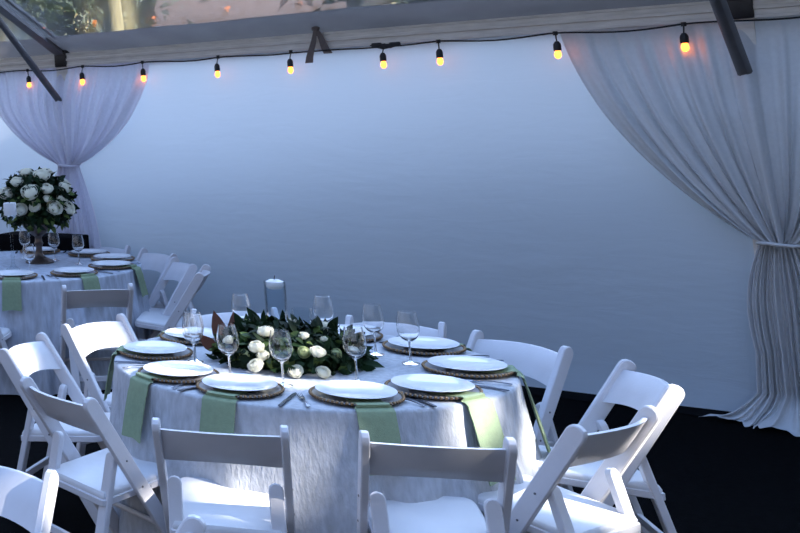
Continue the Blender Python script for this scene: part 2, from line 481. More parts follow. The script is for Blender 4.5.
curtain('large grey white curtain tied at the right edge, its hem pooling on the ground', .02, s_of((.79, 8.128)), 1.01, .90, .86, .17, 'drape_grey', 5, 13, 1.45, -.0, puddle=.20, tie_w=.085)

# ------------------------------------------------------------------ chairs
def make_chair(label, cat='chair'):
    t = thing('folding_chair', label, cat)
    PT, PF = (-.27, .79), (.23, 0)            # post top/foot (y,z)
    def py(z): return PF[0] + (PT[0]-PF[0])*z/.79
    for sx in (-1, 1):
        bm = BM(); bar(bm, (sx*.213, PF[0], 0), (sx*.213, PT[0], .79), .062, .027); p = obj('post', bm, 'chair', t, angle=30)
        for z in (.53, .42):
            bm = BM(); lathe(bm, [(0, .0145), (.003, .014), (.0042, .013), (.0042, 0)], 8)
            for v in bm.verts:
                q = v.co.copy(); v.co = Vector((sx*.2275+sx*(q.z-.012), py(z)+q.x, z+q.y))
            obj('bolt', bm, 'bolt', p)['label'] = 'small dark bolt head'
    for sx in (-1, 1):
        bm = BM(); bar(bm, (sx*.172, -.275, 0), (sx*.172, -.128, .555), .05, .028, lateral=(0, .555, -.147)); obj('leg', bm, 'chair', t, angle=30)
    # curved back slat, leaning with the posts
    bm = BM(); n = 14; secs = []
    for i in range(n+1):
        x = -.202 + .404*i/n; q = 1-(x/.202)**2
        dep = -.044*q
        row = []
        for yy, zz in ((.009, .012), (.011, .5), (.009, .988), (.0, 1.0), (-.009, .988), (-.011, .5), (-.009, .012), (0, 0)):
            zl = .620 + .134*zz + (.010*q if zz > .9 else 0) + (.020*q if zz < .1 else 0)
            row.append(bm.verts.new((x, py(zl)+.005 + dep + yy, zl)))
        secs.append(row)
    for a, b in zip(secs, secs[1:]):
        for k in range(8): bm.faces.new((a[k], a[(k+1) % 8], b[(k+1) % 8], b[k]))
    bm.faces.new(secs[0]); bm.faces.new(secs[-1][::-1])
    obj('backrest', bm, 'chair', t, angle=60)
    # seat frame and padded seat
    def rounded(zs, ins, x=.192, y0=-.205, y1=.205, rf=.05, rb=.015):
        out = []
        for cx, cy, r, a0 in ((x-rf, y1-rf, rf, 0), (-x+rf, y1-rf, rf, 90), (-x+rb, y0+rb, rb, 180), (x-rb, y0+rb, rb, 270)):
            for k in range(6):
                a = R_(a0+18*k)
                out.append((cx+(r-ins)*math.cos(a) if r > ins else cx, cy+(r-ins)*math.sin(a) if r > ins else cy))
        return out
    def plate(bm, layers):
        rings = []
        for z, ins in layers:
            rings.append([bm.verts.new((x_, y_, z + .05*(y_)/.4)) for x_, y_ in rounded(z, ins)])
        for a, b in zip(rings, rings[1:]):
            m = len(a)
            for k in range(m): bm.faces.new((a[k], a[(k+1) % m], b[(k+1) % m], b[k]))
        bm.faces.new(rings[0][::-1]); bm.faces.new(rings[-1])
    bm = BM(); plate(bm, [(.382, .003), (.385, 0), (.407, 0), (.409, .004)]); obj('seat_frame', bm, 'chair', t, angle=30)
    bm = BM(); plate(bm, [(.408, .008), (.418, .006), (.427, .012), (.432, .022)]); obj('seat', bm, 'pad', t, angle=50)
    bm = BM(); tube(bm, [(-.2, py(.24), .24), (.2, py(.24), .24)], .011, 8); obj('stretcher', bm, 'chair', t)
    bm = BM(); bar(bm, (-.18, -.222, .18), (.18, -.222, .18), .032, .018, lateral=(0, 1, 0), round_top=False, bev=.002); obj('stretcher', bm, 'chair', t)
    return t

TC = Vector((-1.1256, 5.1666, 0))             # near table centre
TL = Vector((-3.66, 7.74, 0))                 # left table centre
G1 = 'folding chairs around the near table'; G2 = 'folding chairs around the left table'; G3 = 'folding chairs at the bottom edge'
near = [
 (-91, 'white folding chair with its back turned, left one of two before the near table'),
 (-59, 'white folding chair with its back turned, right one of two before the near table'),
 (-26, 'white folding chair right of the near table, the nearer of two overlapping there'),
 (11, 'white folding chair right of the near table, the farther of two overlapping there'),
 (46, 'white folding chair behind the right side of the near table, close to the tent wall'),
 (80, 'white folding chair behind the near table, right of the flowers and behind wine glasses'),
 (118, 'white folding chair behind the near table, mostly hidden by the flower centrepiece'),
 (157, 'white folding chair at the back left of the near table with sunlit slat'),
 (188, 'white folding chair left of the near table, leftmost one, its slat front facing right'),
 (233, 'white folding chair front left of the near table, overlapping the leftmost chair')]
ch0 = None
def chair(loc, rz, label, group):
    global ch0
    if ch0 is None:
        ch0 = make_chair(label); ch0.location = loc; ch0.rotation_euler = (0, 0, rz); ch0['group'] = group; return ch0
    return dup(ch0, loc, rz, label, group)
def chair_tops(mx, my, head, label, group):
    """mx,my: midpoint between post tops; head: facing direction in degrees"""
    h = R_(head); fx, fy = math.cos(h), math.sin(h)
    return chair((mx+.27*fx, my+.27*fy, 0), h-PI/2, label, group)
mids = {-91: (-1.154, 3.952, 104), -59: (-.502, 4.12, 107), -26: (-.013, 4.627, 151), 11: (.109, 5.407, 198), 46: (-.346, 5.94, 235), 80: (-.90, 6.24, 280-15), 118: (-1.70, 6.25, -62), 157: (-2.289, 5.66, -22), 188: (-2.393, 4.98, -1), 233: (-1.87, 4.175, 60)}
for a, lab in near:
    mx, my, hd = mids[a]; chair_tops(mx, my, hd, lab, G1)
left = [
 ((-2.69, 6.79), 120, 'white folding chair in front of the left table with its back to the camera'),
 ((-2.27, 7.72), 190, 'white folding chair at the right end of the left table, seen nearly side-on'),
 ((-2.52, 8.10), 214, 'white folding chair at the right of the left table, behind the side-on one'),
 ((-2.87, 8.60), 230, 'white folding chair at the back right of the left table, partly behind others'),
 ((-3.44, 8.92), 262, 'white folding chair behind the left table below the tied sheer curtain'),
 ((-3.55, 6.40), 88, 'white folding chair at the left edge, in front of the left table')]
for (mx, my), hd, lab in left: chair_tops(mx, my, hd, lab, G2)
chair_tops(-1.672, 3.225, -92, 'white folding chair cut off by the bottom left corner, facing the camera', G3)
chair_tops(-.915, 2.82, 190, 'white folding chair at the bottom edge, only the rounded top of a post visible', G3)

# ------------------------------------------------------------------ tables and cloths
def table(label, c, r):
    t = thing('round_table', label, 'table', c)
    bm = BM(); lathe(bm, [(0, .735), (r-.03, .735), (r-.025, .740), (r-.025, .752), (r-.03, .755), (0, .755)], 48); obj('tabletop', bm, 'wood', t)
    for a in (45, 135, 225, 315):
        bm = BM(); x, y = .5*math.cos(R_(a)), .5*math.sin(R_(a))
        tube(bm, [(x, y, 0), (x, y, .735)], .016, 8); obj('leg', bm, 'dark_metal', t)
def tablecloth(label, c, r, mat, seed, amp=.030, nf=20):
    rr = random.Random(seed); n = 300
    ph = [rr.uniform(0, 6.28) for _ in range(6)]
    def fold(a):
        w = a + .10*math.sin(3*a+ph[0]) + .05*math.sin(7*a+ph[1])
        x = math.sin(nf*w+ph[2]); x = x*abs(x)**.3*.75
        return x*(.65+.35*math.sin(5*a+ph[3])) + .3*math.sin(nf*1.7*w+ph[4])
    prof = [(0, .765), (r*.3, .765), (r*.6, .765), (r*.85, .765), (r-.035, .765), (r-.012, .764), (r-.003, .760), (r, .752), (r+.001, .735), (r+.003, .70)]
    nz = 16
    for i in range(1, nz+1):
        prof.append((r+.003+.085*(i/nz)**1.1, .70-(.692)*i/nz))
    bm = BM(); rings = []
    for q, (pr_, z) in enumerate(prof):
        if pr_ == 0: rings.append([bm.verts.new((0, 0, z))]); continue
        d = max(0, (.755-z)/.755); ring = []
        for k in range(n):
            a = 2*PI*k/n
            rad = pr_ + amp*fold(a)*min(1, d*1.9)**1.1
            ring.append(bm.verts.new((rad*math.cos(a), rad*math.sin(a), max(.006, z) + (.0015*noise.noise((pr_*math.cos(a)*9, pr_*math.sin(a)*9, seed)) if d == 0 else 0))))
        rings.append(ring)
    for a, b in zip(rings, rings[1:]):
        for k in range(n):
            if len(a) == 1: bm.faces.new((a[0], b[k], b[(k+1) % n]))
            else: bm.faces.new((a[k], a[(k+1) % n], b[(k+1) % n], b[k]))
    o = obj('tablecloth', bm, mat, None, angle=180); o.location = c
    return tag(o, label, 'tablecloth')
R1, R2 = .805, .885
table('round banquet table under the near textured white cloth', TC, R1-.01)
table('round banquet table under the pale cloth at left', TL, R2-.01)
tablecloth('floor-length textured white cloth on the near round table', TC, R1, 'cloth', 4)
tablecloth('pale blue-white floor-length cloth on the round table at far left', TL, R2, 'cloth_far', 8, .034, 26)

# ------------------------------------------------------------------ place settings
def make_charger(label, c):
    t = thing('charger_plate', label, 'charger plate', c)
    bm = BM(); lathe(bm, [(0, .003), (.09, .003), (.10, 0), (.105, .002), (.145, .008), (.160, .010), (.163, .012), (.160, .0145), (.145, .013), (.108, .008), (0, .007)], 56); obj('dish', bm, 'charger', t)
    bm = BM(); nb = 58
    for k in range(nb):
        a = 2*PI*k/nb
        r = bmesh.ops.create_icosphere(bm, subdivisions=1, radius=.0075)
        for v in r['verts']: v.co += Vector((.1605*math.cos(a), .1605*math.sin(a), .0135))
    o = obj('beaded_rim', bm, 'bead', t); o['label'] = 'antique gold beaded rim'
    return t
def make_plate(label, c):
    bm = BM(); lathe(bm, [(0, .004), (.075, .004), (.078, 0), (.084, .001), (.092, .006), (.125, .013), (.141, .017), (.1425, .0185), (.141, .0195), (.122, .0165), (.098, .0125), (.088, .0085), (0, .008)], 64)
    o = obj('dinner_plate', bm, 'china'); o.location = c
    return tag(o, label, 'plate')
def make_napkin(c, ang, rc, R, z0, drop, w, label, skew=0):
    """strip from under the plate across the charger rim, over the cloth edge, hanging down. local x = radial"""
    path = [(rc-.02, .0110), (rc+.06, .0115), (rc+.10, .0125), (rc+.145, .0185), (rc+.163, .0215), (rc+.172, .018), (R-.012, .006), (R+.004, .004), (R+.016, -.006), (R+.021, -.03)]
    path = [(x, z0+z) for x, z in path]
    for i in range(1, 9): path.append((R+.024+.055*(i/8)*(drop/.25), z0-.03-drop*i/8))
    bm = BM(); nu = 10; top = []; bot = []
    for q, (x, z) in enumerate(path):
        hang = max(0, (q-9)/8)
        a, b = [], []
        for i in range(nu+1):
            e = 2*i/nu-1
            wid = w*(1 - .10*hang*math.sin(e*2+1) + (.0 if q > 5 else -.15))
            off = skew*max(0, q-4)*.012
            ripple = .005*math.sin(3.2*e+ang)*min(1, hang*2) 
            curve = (math.sqrt(max(0, (x)**2 - (e*wid/2)**2)) - x) if q >= 5 else 0
            p = Vector((x+curve+ripple, e*wid/2+off, z+(-.006*abs(e)*hang)))
            a.append(bm.verts.new(p)); b.append(bm.verts.new(p+(Vector((-.0, 0, -.003)) if q < 7 else Vector((-.004, 0, 0)))))
        top.append(a); bot.append(b)
    for A in (top, bot):
        for r0, r1 in zip(A, A[1:]):
            for i in range(nu): bm.faces.new((r0[i], r0[i+1], r1[i+1], r1[i]))
    for q in range(len(path)-1):
        for i in (0, nu): bm.faces.new((top[q][i], top[q+1][i], bot[q+1][i], bot[q][i]))
    for q in (0, len(path)-1):
        for i in range(nu): bm.faces.new((top[q][i], top[q][i+1], bot[q][i+1], bot[q][i]))
    o = obj('napkin', bm, 'napkin', None, angle=70); o.location = c; o.rotation_euler = (0, 0, ang)
    tag(o, label, 'napkin'); return o
def make_knife(label):
    bm = BM(); n = 10; secs = []
    for i in range(n+1):
        t = i/n; x = -.115+.23*t
        w = .008 if t < .42 else (.0055 if t < .5 else .0095*(1-max(0, (t-.85)/.15)**2*.8)); h = .005 if t < .45 else .0018
        secs.append([bm.verts.new((x, -w, h*.3)), bm.verts.new((x, w, h*.3)), bm.verts.new((x, w*.8, h+.0006)), bm.verts.new((x, -w*.8, h+.0006))])
    for a, b in zip(secs, secs[1:]):
        for k in range(4): bm.faces.new((a[k], a[(k+1) % 4], b[(k+1) % 4], b[k]))
    bm.faces.new(secs[0]); bm.faces.new(secs[-1])
    o = obj('knife', bm, 'steel'); return tag(o, label, 'knife')
def make_fork(label):
    bm = BM(); pts = []
    secs = []
    for i in range(9):
        t = i/8; x = -.10+.135*t; w = .008-.0052*min(1, t*2) if t < .6 else .003+.009*((t-.6)/.4)
        z = .002+.006*math.sin(PI*t)*.8
        secs.append([bm.verts.new((x, -w, z)), bm.verts.new((x, w, z)), bm.verts.new((x, w*.8, z+.0025)), bm.verts.new((x, -w*.8, z+.0025))])
    for a, b in zip(secs, secs[1:]):
        for k in range(4): bm.faces.new((a[k], a[(k+1) % 4], b[(k+1) % 4], b[k]))
    bm.faces.new(secs[0]); bm.faces.new(secs[-1])
    for k in range(4):
        y = -.0090+.006*k
        tube(bm, [(.033, y, .0035), (.065, y, .002), (.098, y, .006)], [.0019, .0017, .0009], 5)
    o = obj('fork', bm, 'steel'); return tag(o, label, 'fork')
def make_glass(label):
    t = thing('wine_glass', label, 'wine glass')
    bm = BM(); lathe(bm, [(0, .002), (.034, .0015), (.036, .003), (.030, .005), (.012, .008), (.0055, .014), (.0040, .03), (.0038, .085), (.006, .094), (.010, .098)], 28); obj('stem', bm, 'glass', t)
    bm = BM(); lathe(bm, [(.003, .094), (.014, .098), (.028, .108), (.038, .122), (.0435, .140), (.0445, .155), (.0425, .180), (.037, .208), (.034, .222), (.0330, .2225), (.036, .208), (.0415, .180), (.0435, .155), (.0425, .140), (.037, .123), (.027, .1095), (0, .0985)], 32); obj('bowl', bm, 'glass', t)
    return t

ZT = .767
POS = [(-100, 'the front left chair back with straight back edge'), ]
near_set = [   # angle, place phrase for labels, napkin drop, napkin skew
 (-100, 'at the front left of the near table', .17, 0),
 (-61, 'at the front right of the near table', .18, 0),
 (-31, 'at the right of the near table, second nearest there', .24, 0),
 (9, 'at the far right edge of the near table', .30, 0),
 (48, 'at the back right of the near table', .26, 0),
 (84, 'just right of the flowers on the near table', .26, 0),
 (119, 'behind the flower centrepiece of the near table', .26, 0),
 (152, 'at the back left of the near table', .26, 0),
 (190, 'at the left edge of the near table', .18, 0),
 (231, 'in full sun on the near table', .20, 0)]
left_set = [(-70, 'in front of the bronze urn'), (-34, 'at the front right of the left table'), (2, 'at the right end of the left table'), (36, 'at the right rear of the left table'), (66, 'at the back of the left table'),
            (103, 'directly behind the urn'), (-108, 'at the front left of the left table')]
ch_src = make_charger('x', (0, 0, 0)); pl_src = None; kn_src = None; fk_src = None
first = True
def setting(c, a, rc, place, R, nap, drop, group, kf=True):
    global first, pl_src, kn_src, fk_src
    u = Vector((math.cos(R_(a)), math.sin(R_(a)), 0)); v = Vector((-u.y, u.x, 0))
    p = c + u*rc + Vector((0, 0, ZT))
    if first:
        chg = ch_src; chg.location = p; chg['label'] = 'beaded gold-rimmed charger '+place; chg['group'] = 'chargers on the '+group
    else: dup(ch_src, p, R_(a*7), 'beaded gold-rimmed charger '+place, 'chargers on the '+group)
    pp = p + Vector((0, 0, .0145))
    if pl_src is None: pl_src = make_plate('white dinner plate '+place, pp); pl_src['group'] = 'dinner plates on the '+group
    else: dup(pl_src, pp, 0, 'white dinner plate '+place, 'dinner plates on the '+group)
    if nap:
        o = make_napkin(c, R_(a), rc, R, ZT, drop, .135 if group.startswith('near') else .13, 'sage green napkin '+place, 0); o['group'] = 'napkins on the '+group
    if kf:
        # knife to the diner's right, fork to the left (diner faces the centre)
        for kind, sgn in (('knife', 1), ('fork', -1)):
            q = c + u*(rc+.035) + v*(sgn*.205) + Vector((0, 0, ZT+.0005))
            rz = R_(a)+PI+R_(8*sgn)
            src = kn_src if kind == 'knife' else fk_src
            lab = ('steel knife ' if kind == 'knife' else 'steel fork ')+'beside the plate '+place
            if src is None:
                o = make_knife(lab) if kind == 'knife' else make_fork(lab)
                o.location = q; o.rotation_euler = (0, 0, rz); o['group'] = kind+' row on the '+group
                if kind == 'knife': kn_src = o
                else: fk_src = o
            else: dup(src, q, rz, lab, kind+' row on the '+group)
    first = False
for a, pl, dr, sk in near_set: setting(TC, a, .626, pl, R1, True, dr, 'near table')
for a, pl in left_set: setting(TL, a, .70, pl, R2, a in (-70, -34, 2), .16, 'left table')

gl_src = None
def glass(p, label, group):
    global gl_src
    if gl_src is None:
        gl_src = make_glass(label); gl_src.location = p; gl_src['group'] = group
    else: dup(gl_src, p, rnd.uniform(0, 6), label, group)
for ang, r, lab in ((-114, .475, 'wine glass left of the flowers, above the front left plate'), (-87, .472, 'wine glass standing directly in front of the flower centrepiece'),
                    (-48, .40, 'wine glass at the right front of the flowers, leaves seen through it'), (19, .43, 'wine glass right of the flowers, in front of a chair back on the wall side'),
                    (47, .37, 'wine glass just right behind the flowers, left of the taller-looking glass'), (205, .45, 'left one of the two overlapping wine glasses at the back left plate'),
                    (214, .47, 'right one of the two overlapping wine glasses at the back left plate'), (133, .50, 'wine glass behind the left end of the flowers on the near table'),
                    (88, .44, 'wine glass hidden behind the right part of the centrepiece'), (-2, .47, 'wine glass') ):
    if lab == 'wine glass': continue
    glass(TC+Vector((r*math.cos(R_(ang)), r*math.sin(R_(ang)), ZT)), lab, 'wine glasses on the near table')

# ------------------------------------------------------------------ flowers
def leaf(bm, p, d, n, L, W, bend=.3, seg=3):
    d = d.normalized(); s = d.cross(n)
    if s.length < 1e-4: s = d.cross(Vector((1, .3, 0)))
    s.normalize(); n = s.cross(d).normalized()
    prev = None
    for i in range(seg+1):
        t = i/seg; w = W*(math.sin(PI*min(.97, .06+.92*t**.8)))
        c = p + d*(L*t) - n*(bend*L*t*t)
        if i == seg: row = [bm.verts.new(c)]
        else: row = [bm.verts.new(c-s*w+n*w*.25), bm.verts.new(c), bm.verts.new(c+s*w+n*w*.25)]
        if prev:
            if len(row) == 1:
                bm.faces.new((prev[0], prev[1], row[0])); bm.faces.new((prev[1], prev[2], row[0]))
            else:
                bm.faces.new((prev[0], prev[1], row[1], row[0])); bm.faces.new((prev[1], prev[2], row[2], row[1]))
        prev = row
def rose_mesh(r, seed, open_=1.0):
    rr = random.Random(seed); bm = BM()
    layers = [(3, .46, 78), (4, .58, 66), (5, .72, 50), (5, .86, 30), (6, 1.0, 6)]
    for li, (n, rad, top) in enumerate(layers):
        for k in range(n):
            a0 = 2*PI*k/n + li*.55 + rr.uniform(-.15, .15); wd = 2*PI/n*.70; th = top + rr.uniform(-7, 7)
            rows = []
            for j in range(6):
                t = j/5; row = []
                for i in range(7):
                    e = i/3-1
                    el = R_(-62 + (th+62)*t - 14*abs(e)**2.2*t)
                    a = a0 + e*wd*(.62+.38*math.sin(PI*(.2+.6*t)))
                    q = rad*(1 + .16*max(0, t-.7)/.3*open_*(.5+li*.18) + .05*e*(1 if k % 2 else -1)) + rr.uniform(-.01, .01)
                    row.append(bm.verts.new((r*q*math.cos(el)*math.cos(a), r*q*math.cos(el)*math.sin(a), r*(q*math.sin(el)*.95+.06))))
                rows.append(row)
            for A, B in zip(rows, rows[1:]):
                for i in range(6): bm.faces.new((A[i], A[i+1], B[i+1], B[i]))
    r_ = bmesh.ops.create_icosphere(bm, subdivisions=2, radius=r*.40)
    for v in r_['verts']:
        a = math.atan2(v.co.y, v.co.x); v.co *= 1+.07*math.sin(3*a+v.co.z/r*9); v.co.z = v.co.z*1.15
    return bm
def orient(o, nrm, spin):
    o.rotation_mode = 'QUATERNION'
    q = Vector(nrm).normalized().to_track_quat('Z', 'Y')
    from mathutils import Quaternion
    o.rotation_quaternion = q @ Quaternion((0, 0, 1), spin)

rose_src = []
for i in range(4):
    o = obj('rose', rose_mesh(1.0, 30+i, 1.0-.2*i), 'rose', None, angle=180); rose_src.append(o.data); bpy.data.objects.remove(o)
bud_mesh = rose_src[3].copy(); bud_mesh.materials.clear(); bud_mesh.materials.append(M['rose_bud'])
def put_rose(parent, p, nrm, r, me, label=None):
    o = bpy.data.objects.new('rose', me); C.objects.link(o); o.parent = parent
    o.location = p; o.scale = (r, r, r); orient(o, nrm, rnd.uniform(0, 6))
    if label: o['label'] = label
    return o

# near centrepiece : low mound of dark foliage
ctr = thing('floral_centrepiece', 'low mound of dark leaves and white roses in the middle of the near table', 'flower arrangement', TC+Vector((-.05, .0, ZT)))
MR = Vector((.325, .29, .150))
bm = BM(); rr = random.Random(11)
bmesh.ops.create_icosphere(bm, subdivisions=3, radius=1)
for v in bm.verts:
    q = v.co.copy(); v.co = Vector((q.x*MR.x*.78, q.y*MR.y*.78, max(0.002, q.z*MR.z*.72+.0)))*(1+.10*noise.noise(q*3))
    v.co.z = max(.002, v.co.z)
holes = [(.0, .12, .058), (.10, .155, .045)]
for i in range(1300):
    a = rr.uniform(0, 2*PI); zz = rr.random()**1.1
    q = Vector((math.cos(a)*math.sqrt(1-zz*zz), math.sin(a)*math.sqrt(1-zz*zz), zz))
    k = rr.uniform(.70, .97)
    p = Vector((q.x*MR.x*k, q.y*MR.y*k, q.z*MR.z*k + .012))
    if any((p.x-hx)**2+(p.y-hy)**2 < hr*hr for hx, hy, hr in holes): continue
    n = Vector((q.x/MR.x, q.y/MR.y, q.z/MR.z)).normalized()
    d = (n*rr.uniform(.1, .9) + Vector((rr.uniform(-1, 1), rr.uniform(-1, 1), rr.uniform(-.35, .5)))).normalized()
    L = rr.uniform(.035, .085)
    tip = p + d*L
    if tip.z < .012: d.z += (.012-tip.z)/L + .1
    if any((tip.x-hx)**2+(tip.y-hy)**2 < hr*hr for hx, hy, hr in holes): continue
    leaf(bm, p, d, n, L, rr.uniform(.010, .020), rr.uniform(0, .35))
fo = obj('foliage', bm, 'leaf', ctr, angle=180)
bm = BM()
for i in range(60):
    a = rr.uniform(0, 2*PI); zz = rr.random()*.9
    q = Vector((math.cos(a)*math.sqrt(1-zz*zz), math.sin(a)*math.sqrt(1-zz*zz), zz))
    p = Vector((q.x*MR.x*.92, q.y*MR.y*.92, q.z*MR.z*.92 + .014)); n = Vector((q.x/MR.x, q.y/MR.y, q.z/MR.z)).normalized()
    d = (n*.6 + Vector((rr.uniform(-1, 1), rr.uniform(-1, 1), rr.uniform(0, .6)))).normalized()
    tip = p+d*.06
    if any((tip.x-hx)**2+(tip.y-hy)**2 < (hr+.01)**2 or (p.x-hx)**2+(p.y-hy)**2 < (hr+.01)**2 for hx, hy, hr in holes): continue
    leaf(bm, p, d, n, rr.uniform(.04, .065), rr.uniform(.010, .018), .2)
obj('pale_foliage', bm, 'leaf_pale', ctr, angle=180)['label'] = 'paler green leaves'
bm = BM()
for p, d, L, W in (((-.285, .02, .03), (-.25, .05, 1), .17, .035), ((-.25, .07, .04), (-.05, .25, 1), .15, .03), ((-.30, -.06, .03), (-.7, -.2, .7), .10, .028)):
    bm = BM(); leaf(bm, Vector(p), Vector(d), Vector((.3, -1, .1)), L, W, .12, 5); obj('brown_leaf', bm, 'leaf_brown', ctr, angle=180)['label'] = 'brown leaf underside'
bm = BM()
for p, d, L, W in (((-.05, .19, .09), (-.15, .1, 1), .10, .02), ((-.13, .06, .13), (-.5, -.1, .8), .10, .022), ((.24, .03, .08), (.6, .1, .6), .09, .022), ((-.18, -.02, .12), (-.4, -.2, .9), .09, .022), ((.16, .05, .13), (.4, -.2, .7), .08, .02)):
    bm = BM(); leaf(bm, Vector(p), Vector(d), Vector((.1, -1, .3)), L, W, .2, 5); obj('tall_leaf', bm, 'leaf', ctr, angle=180)
roses = [[-0.189, -0.164, 0.1, .027], [-0.049, -0.136, 0.141, .036], [-0.063, -0.232, 0.097, .036], [-0.035, -0.251, 0.07, .030], [-0.054, -0.293, 0.04, .034], [0.14, 0.061, 0.142, .032], [0.101, -0.135, 0.135, .024], [0.17, -0.107, 0.12, .020], [0.162, -0.204, 0.089, .032], [0.092, -0.286, 0.03, .033], [0.185, -0.251, 0.03, .031], [0.135, 0.105, 0.136, .02], [0.27, -0.09, 0.08, .026], [-.16, .10, .12, .028], [.03, .0, .165, .022], [-.22, .02, .10, .022]]
for i, (x, y, z, r) in enumerate(roses):
    p = Vector((x-.01, y, z-.01)); n = Vector((p.x/MR.x**2, p.y/MR.y**2, p.z/MR.z**2)).normalized()
    put_rose(ctr, p*1.03+n*.016, n+Vector((rnd.uniform(-.5, .5), -.1, 1.1)), r*.86, rose_src[i % 4])
for x, y, z, r in ((0.109, -0.229, 0.09, .024), (0.22, -.16, .08, .022), (.034, -.262, .055, .022), (-.13, -.24, .06, .022), (.25, -.02, .10, .018)):
    p = Vector((x, y, z)); put_rose(ctr, p, Vector((x, y-.2, z)), r, bud_mesh, 'half-open greenish rose')

# candle cylinders standing in the centrepiece
def cylinder_vase(c, r, h, label, water_h, candle):
    t = thing('cylinder_vase', label, 'glass vase', c)
    bm = BM(); lathe(bm, [(0, .002), (r, 0), (r, h), (r-.0035, h), (r-.0035, .012), (0, .012)], 36); obj('glass_cylinder', bm, 'cylglass', t)
    bm = BM(); lathe(bm, [(r-.004, .013), (r-.004, water_h), (0, water_h)], 36); obj('water', bm, 'water', t)
    if candle:
        k = thing('floating_candle', 'white domed candle floating at the top of '+candle, 'candle', Vector(c)+Vector((0, 0, water_h-.012)))
        q = r-.007
        bm = BM(); lathe(bm, [(0, 0), (q*.7, 0), (q*.97, .012), (q, .024), (q*.93, .033), (q*.55, .041), (q*.12, .043), (0, .040)], 36); obj('wax_body', bm, 'wax', k)
        bm = BM(); tube(bm, [(0, 0, .038), (.001, 0, .050), (.004, 0, .060)], .0018, 6); obj('wick', bm, 'wick', k)
cylinder_vase(ctr.location+Vector((-.070, .12, .0)), .047, .33, 'tall clear glass cylinder holding a floating candle above the near flowers', .308, 'the tall cylinder vase')
cylinder_vase(ctr.location+Vector((.03, .155, .0)), .042, .205, 'shorter clear glass cylinder just right of the tall candle cylinder', .15, None)

# left table : bronze urn with a tall bouquet
VB = Vector((-3.57, 7.86, ZT))
urn = thing('pedestal_urn', 'tarnished bronze footed urn standing on the left table', 'urn', VB)
bm = BM(); lathe(bm, [(0, .004), (.108, 0), (.110, .010), (.095, .020), (.060, .035), (.035, .055), (.026, .08), (.024, .12), (.032, .14), (.036, .150), (.028, .160), (.026, .19), (.034, .21)], 32); obj('foot', bm, 'urn', urn)
bm = BM(); lathe(bm, [(.034, .208), (.055, .222), (.085, .245), (.110, .275), (.122, .30), (.128, .305), (.126, .312), (.116, .305), (.10, .29), (0, .285)], 32); obj('bowl', bm, 'urn', urn)
bq = thing('rose_bouquet', 'round bouquet of cream roses and green leaves in the bronze urn', 'bouquet', VB+Vector((0, 0, .30)))
BR = Vector((.29, .28, .245)); bc = Vector((0, 0, .17))
bm = BM(); bmesh.ops.create_icosphere(bm, subdivisions=3, radius=1)
for v in bm.verts:
    q = v.co.copy(); v.co = Vector((q.x*BR.x, q.y*BR.y, q.z*BR.z*.85))*.72*(1+.12*noise.noise(q*3)) + bc
tube(bm, [(0, 0, -.01), (0, 0, .1)], .09, 10)
for i in range(1500):
    a = rr.uniform(0, 2*PI); zz = rr.uniform(-.75, 1)
    q = Vector((math.cos(a)*math.sqrt(1-zz*zz), math.sin(a)*math.sqrt(1-zz*zz), zz))
    n = q.normalized(); p = Vector((q.x*BR.x, q.y*BR.y, q.z*BR.z))*rr.uniform(.68, .95)+bc
    d = (n*rr.uniform(.2, .9)+Vector((rr.uniform(-1, 1), rr.uniform(-1, 1), rr.uniform(-.7, .5)))).normalized()
    leaf(bm, p, d, n, rr.uniform(.05, .09), rr.uniform(.012, .022), rr.uniform(0, .4))
obj('foliage', bm, 'leaf', bq, angle=180)
bm = BM()
for i in range(70):
    a = rr.uniform(0, 2*PI); zz = rr.uniform(-.8, .3)
    q = Vector((math.cos(a)*math.sqrt(1-zz*zz), math.sin(a)*math.sqrt(1-zz*zz), zz))
    p = Vector((q.x*BR.x, q.y*BR.y, q.z*BR.z))*.92+bc
    leaf(bm, p, (q+Vector((rr.uniform(-.6, .6), rr.uniform(-.6, .6), -.3))), q, rr.uniform(.05, .08), rr.uniform(.015, .022), .3)
obj('pale_foliage', bm, 'leaf_pale', bq, angle=180)['label'] = 'paler green hanging leaves'
bqr = [[0.103, -0.089, 0.239, .062], [0.07, -0.254, 0.113, .070], [-0.071, -0.19, 0.193, .050], [-0.16, -.20, .10, .056], [0.23, -0.176, -0.014, .060], [-0.005, -0.289, -0.021, .05], [0.176, -0.177, 0.137, .050], [0.253, 0.003, 0.132, .052], [0.287, -0.027, -0.026, .055], [0.105, -0.26, 0.0, .046], [0.193, -0.212, 0.06, .032], [-.12, -.26, -.02, .055], [-.05, -.05, .26, .05], [0.263, -0.092, 0.05, .042], [-.24, -.1, .1, .055], [-.27, .03, -.02, .055], [0.05, .12, .25, .05], [.2, .15, .15, .05], [-.1, .22, .12, .055], [.08, .27, .02, .055]]
for i, (x, y, z, r) in enumerate(bqr):
    p = Vector((x, y, z)); put_rose(bq, p*.96+Vector((0, 0, .155)), (p.normalized()+Vector((rnd.uniform(-.5, .5), -.1, .75))), r*.92, rose_src[i % 4])

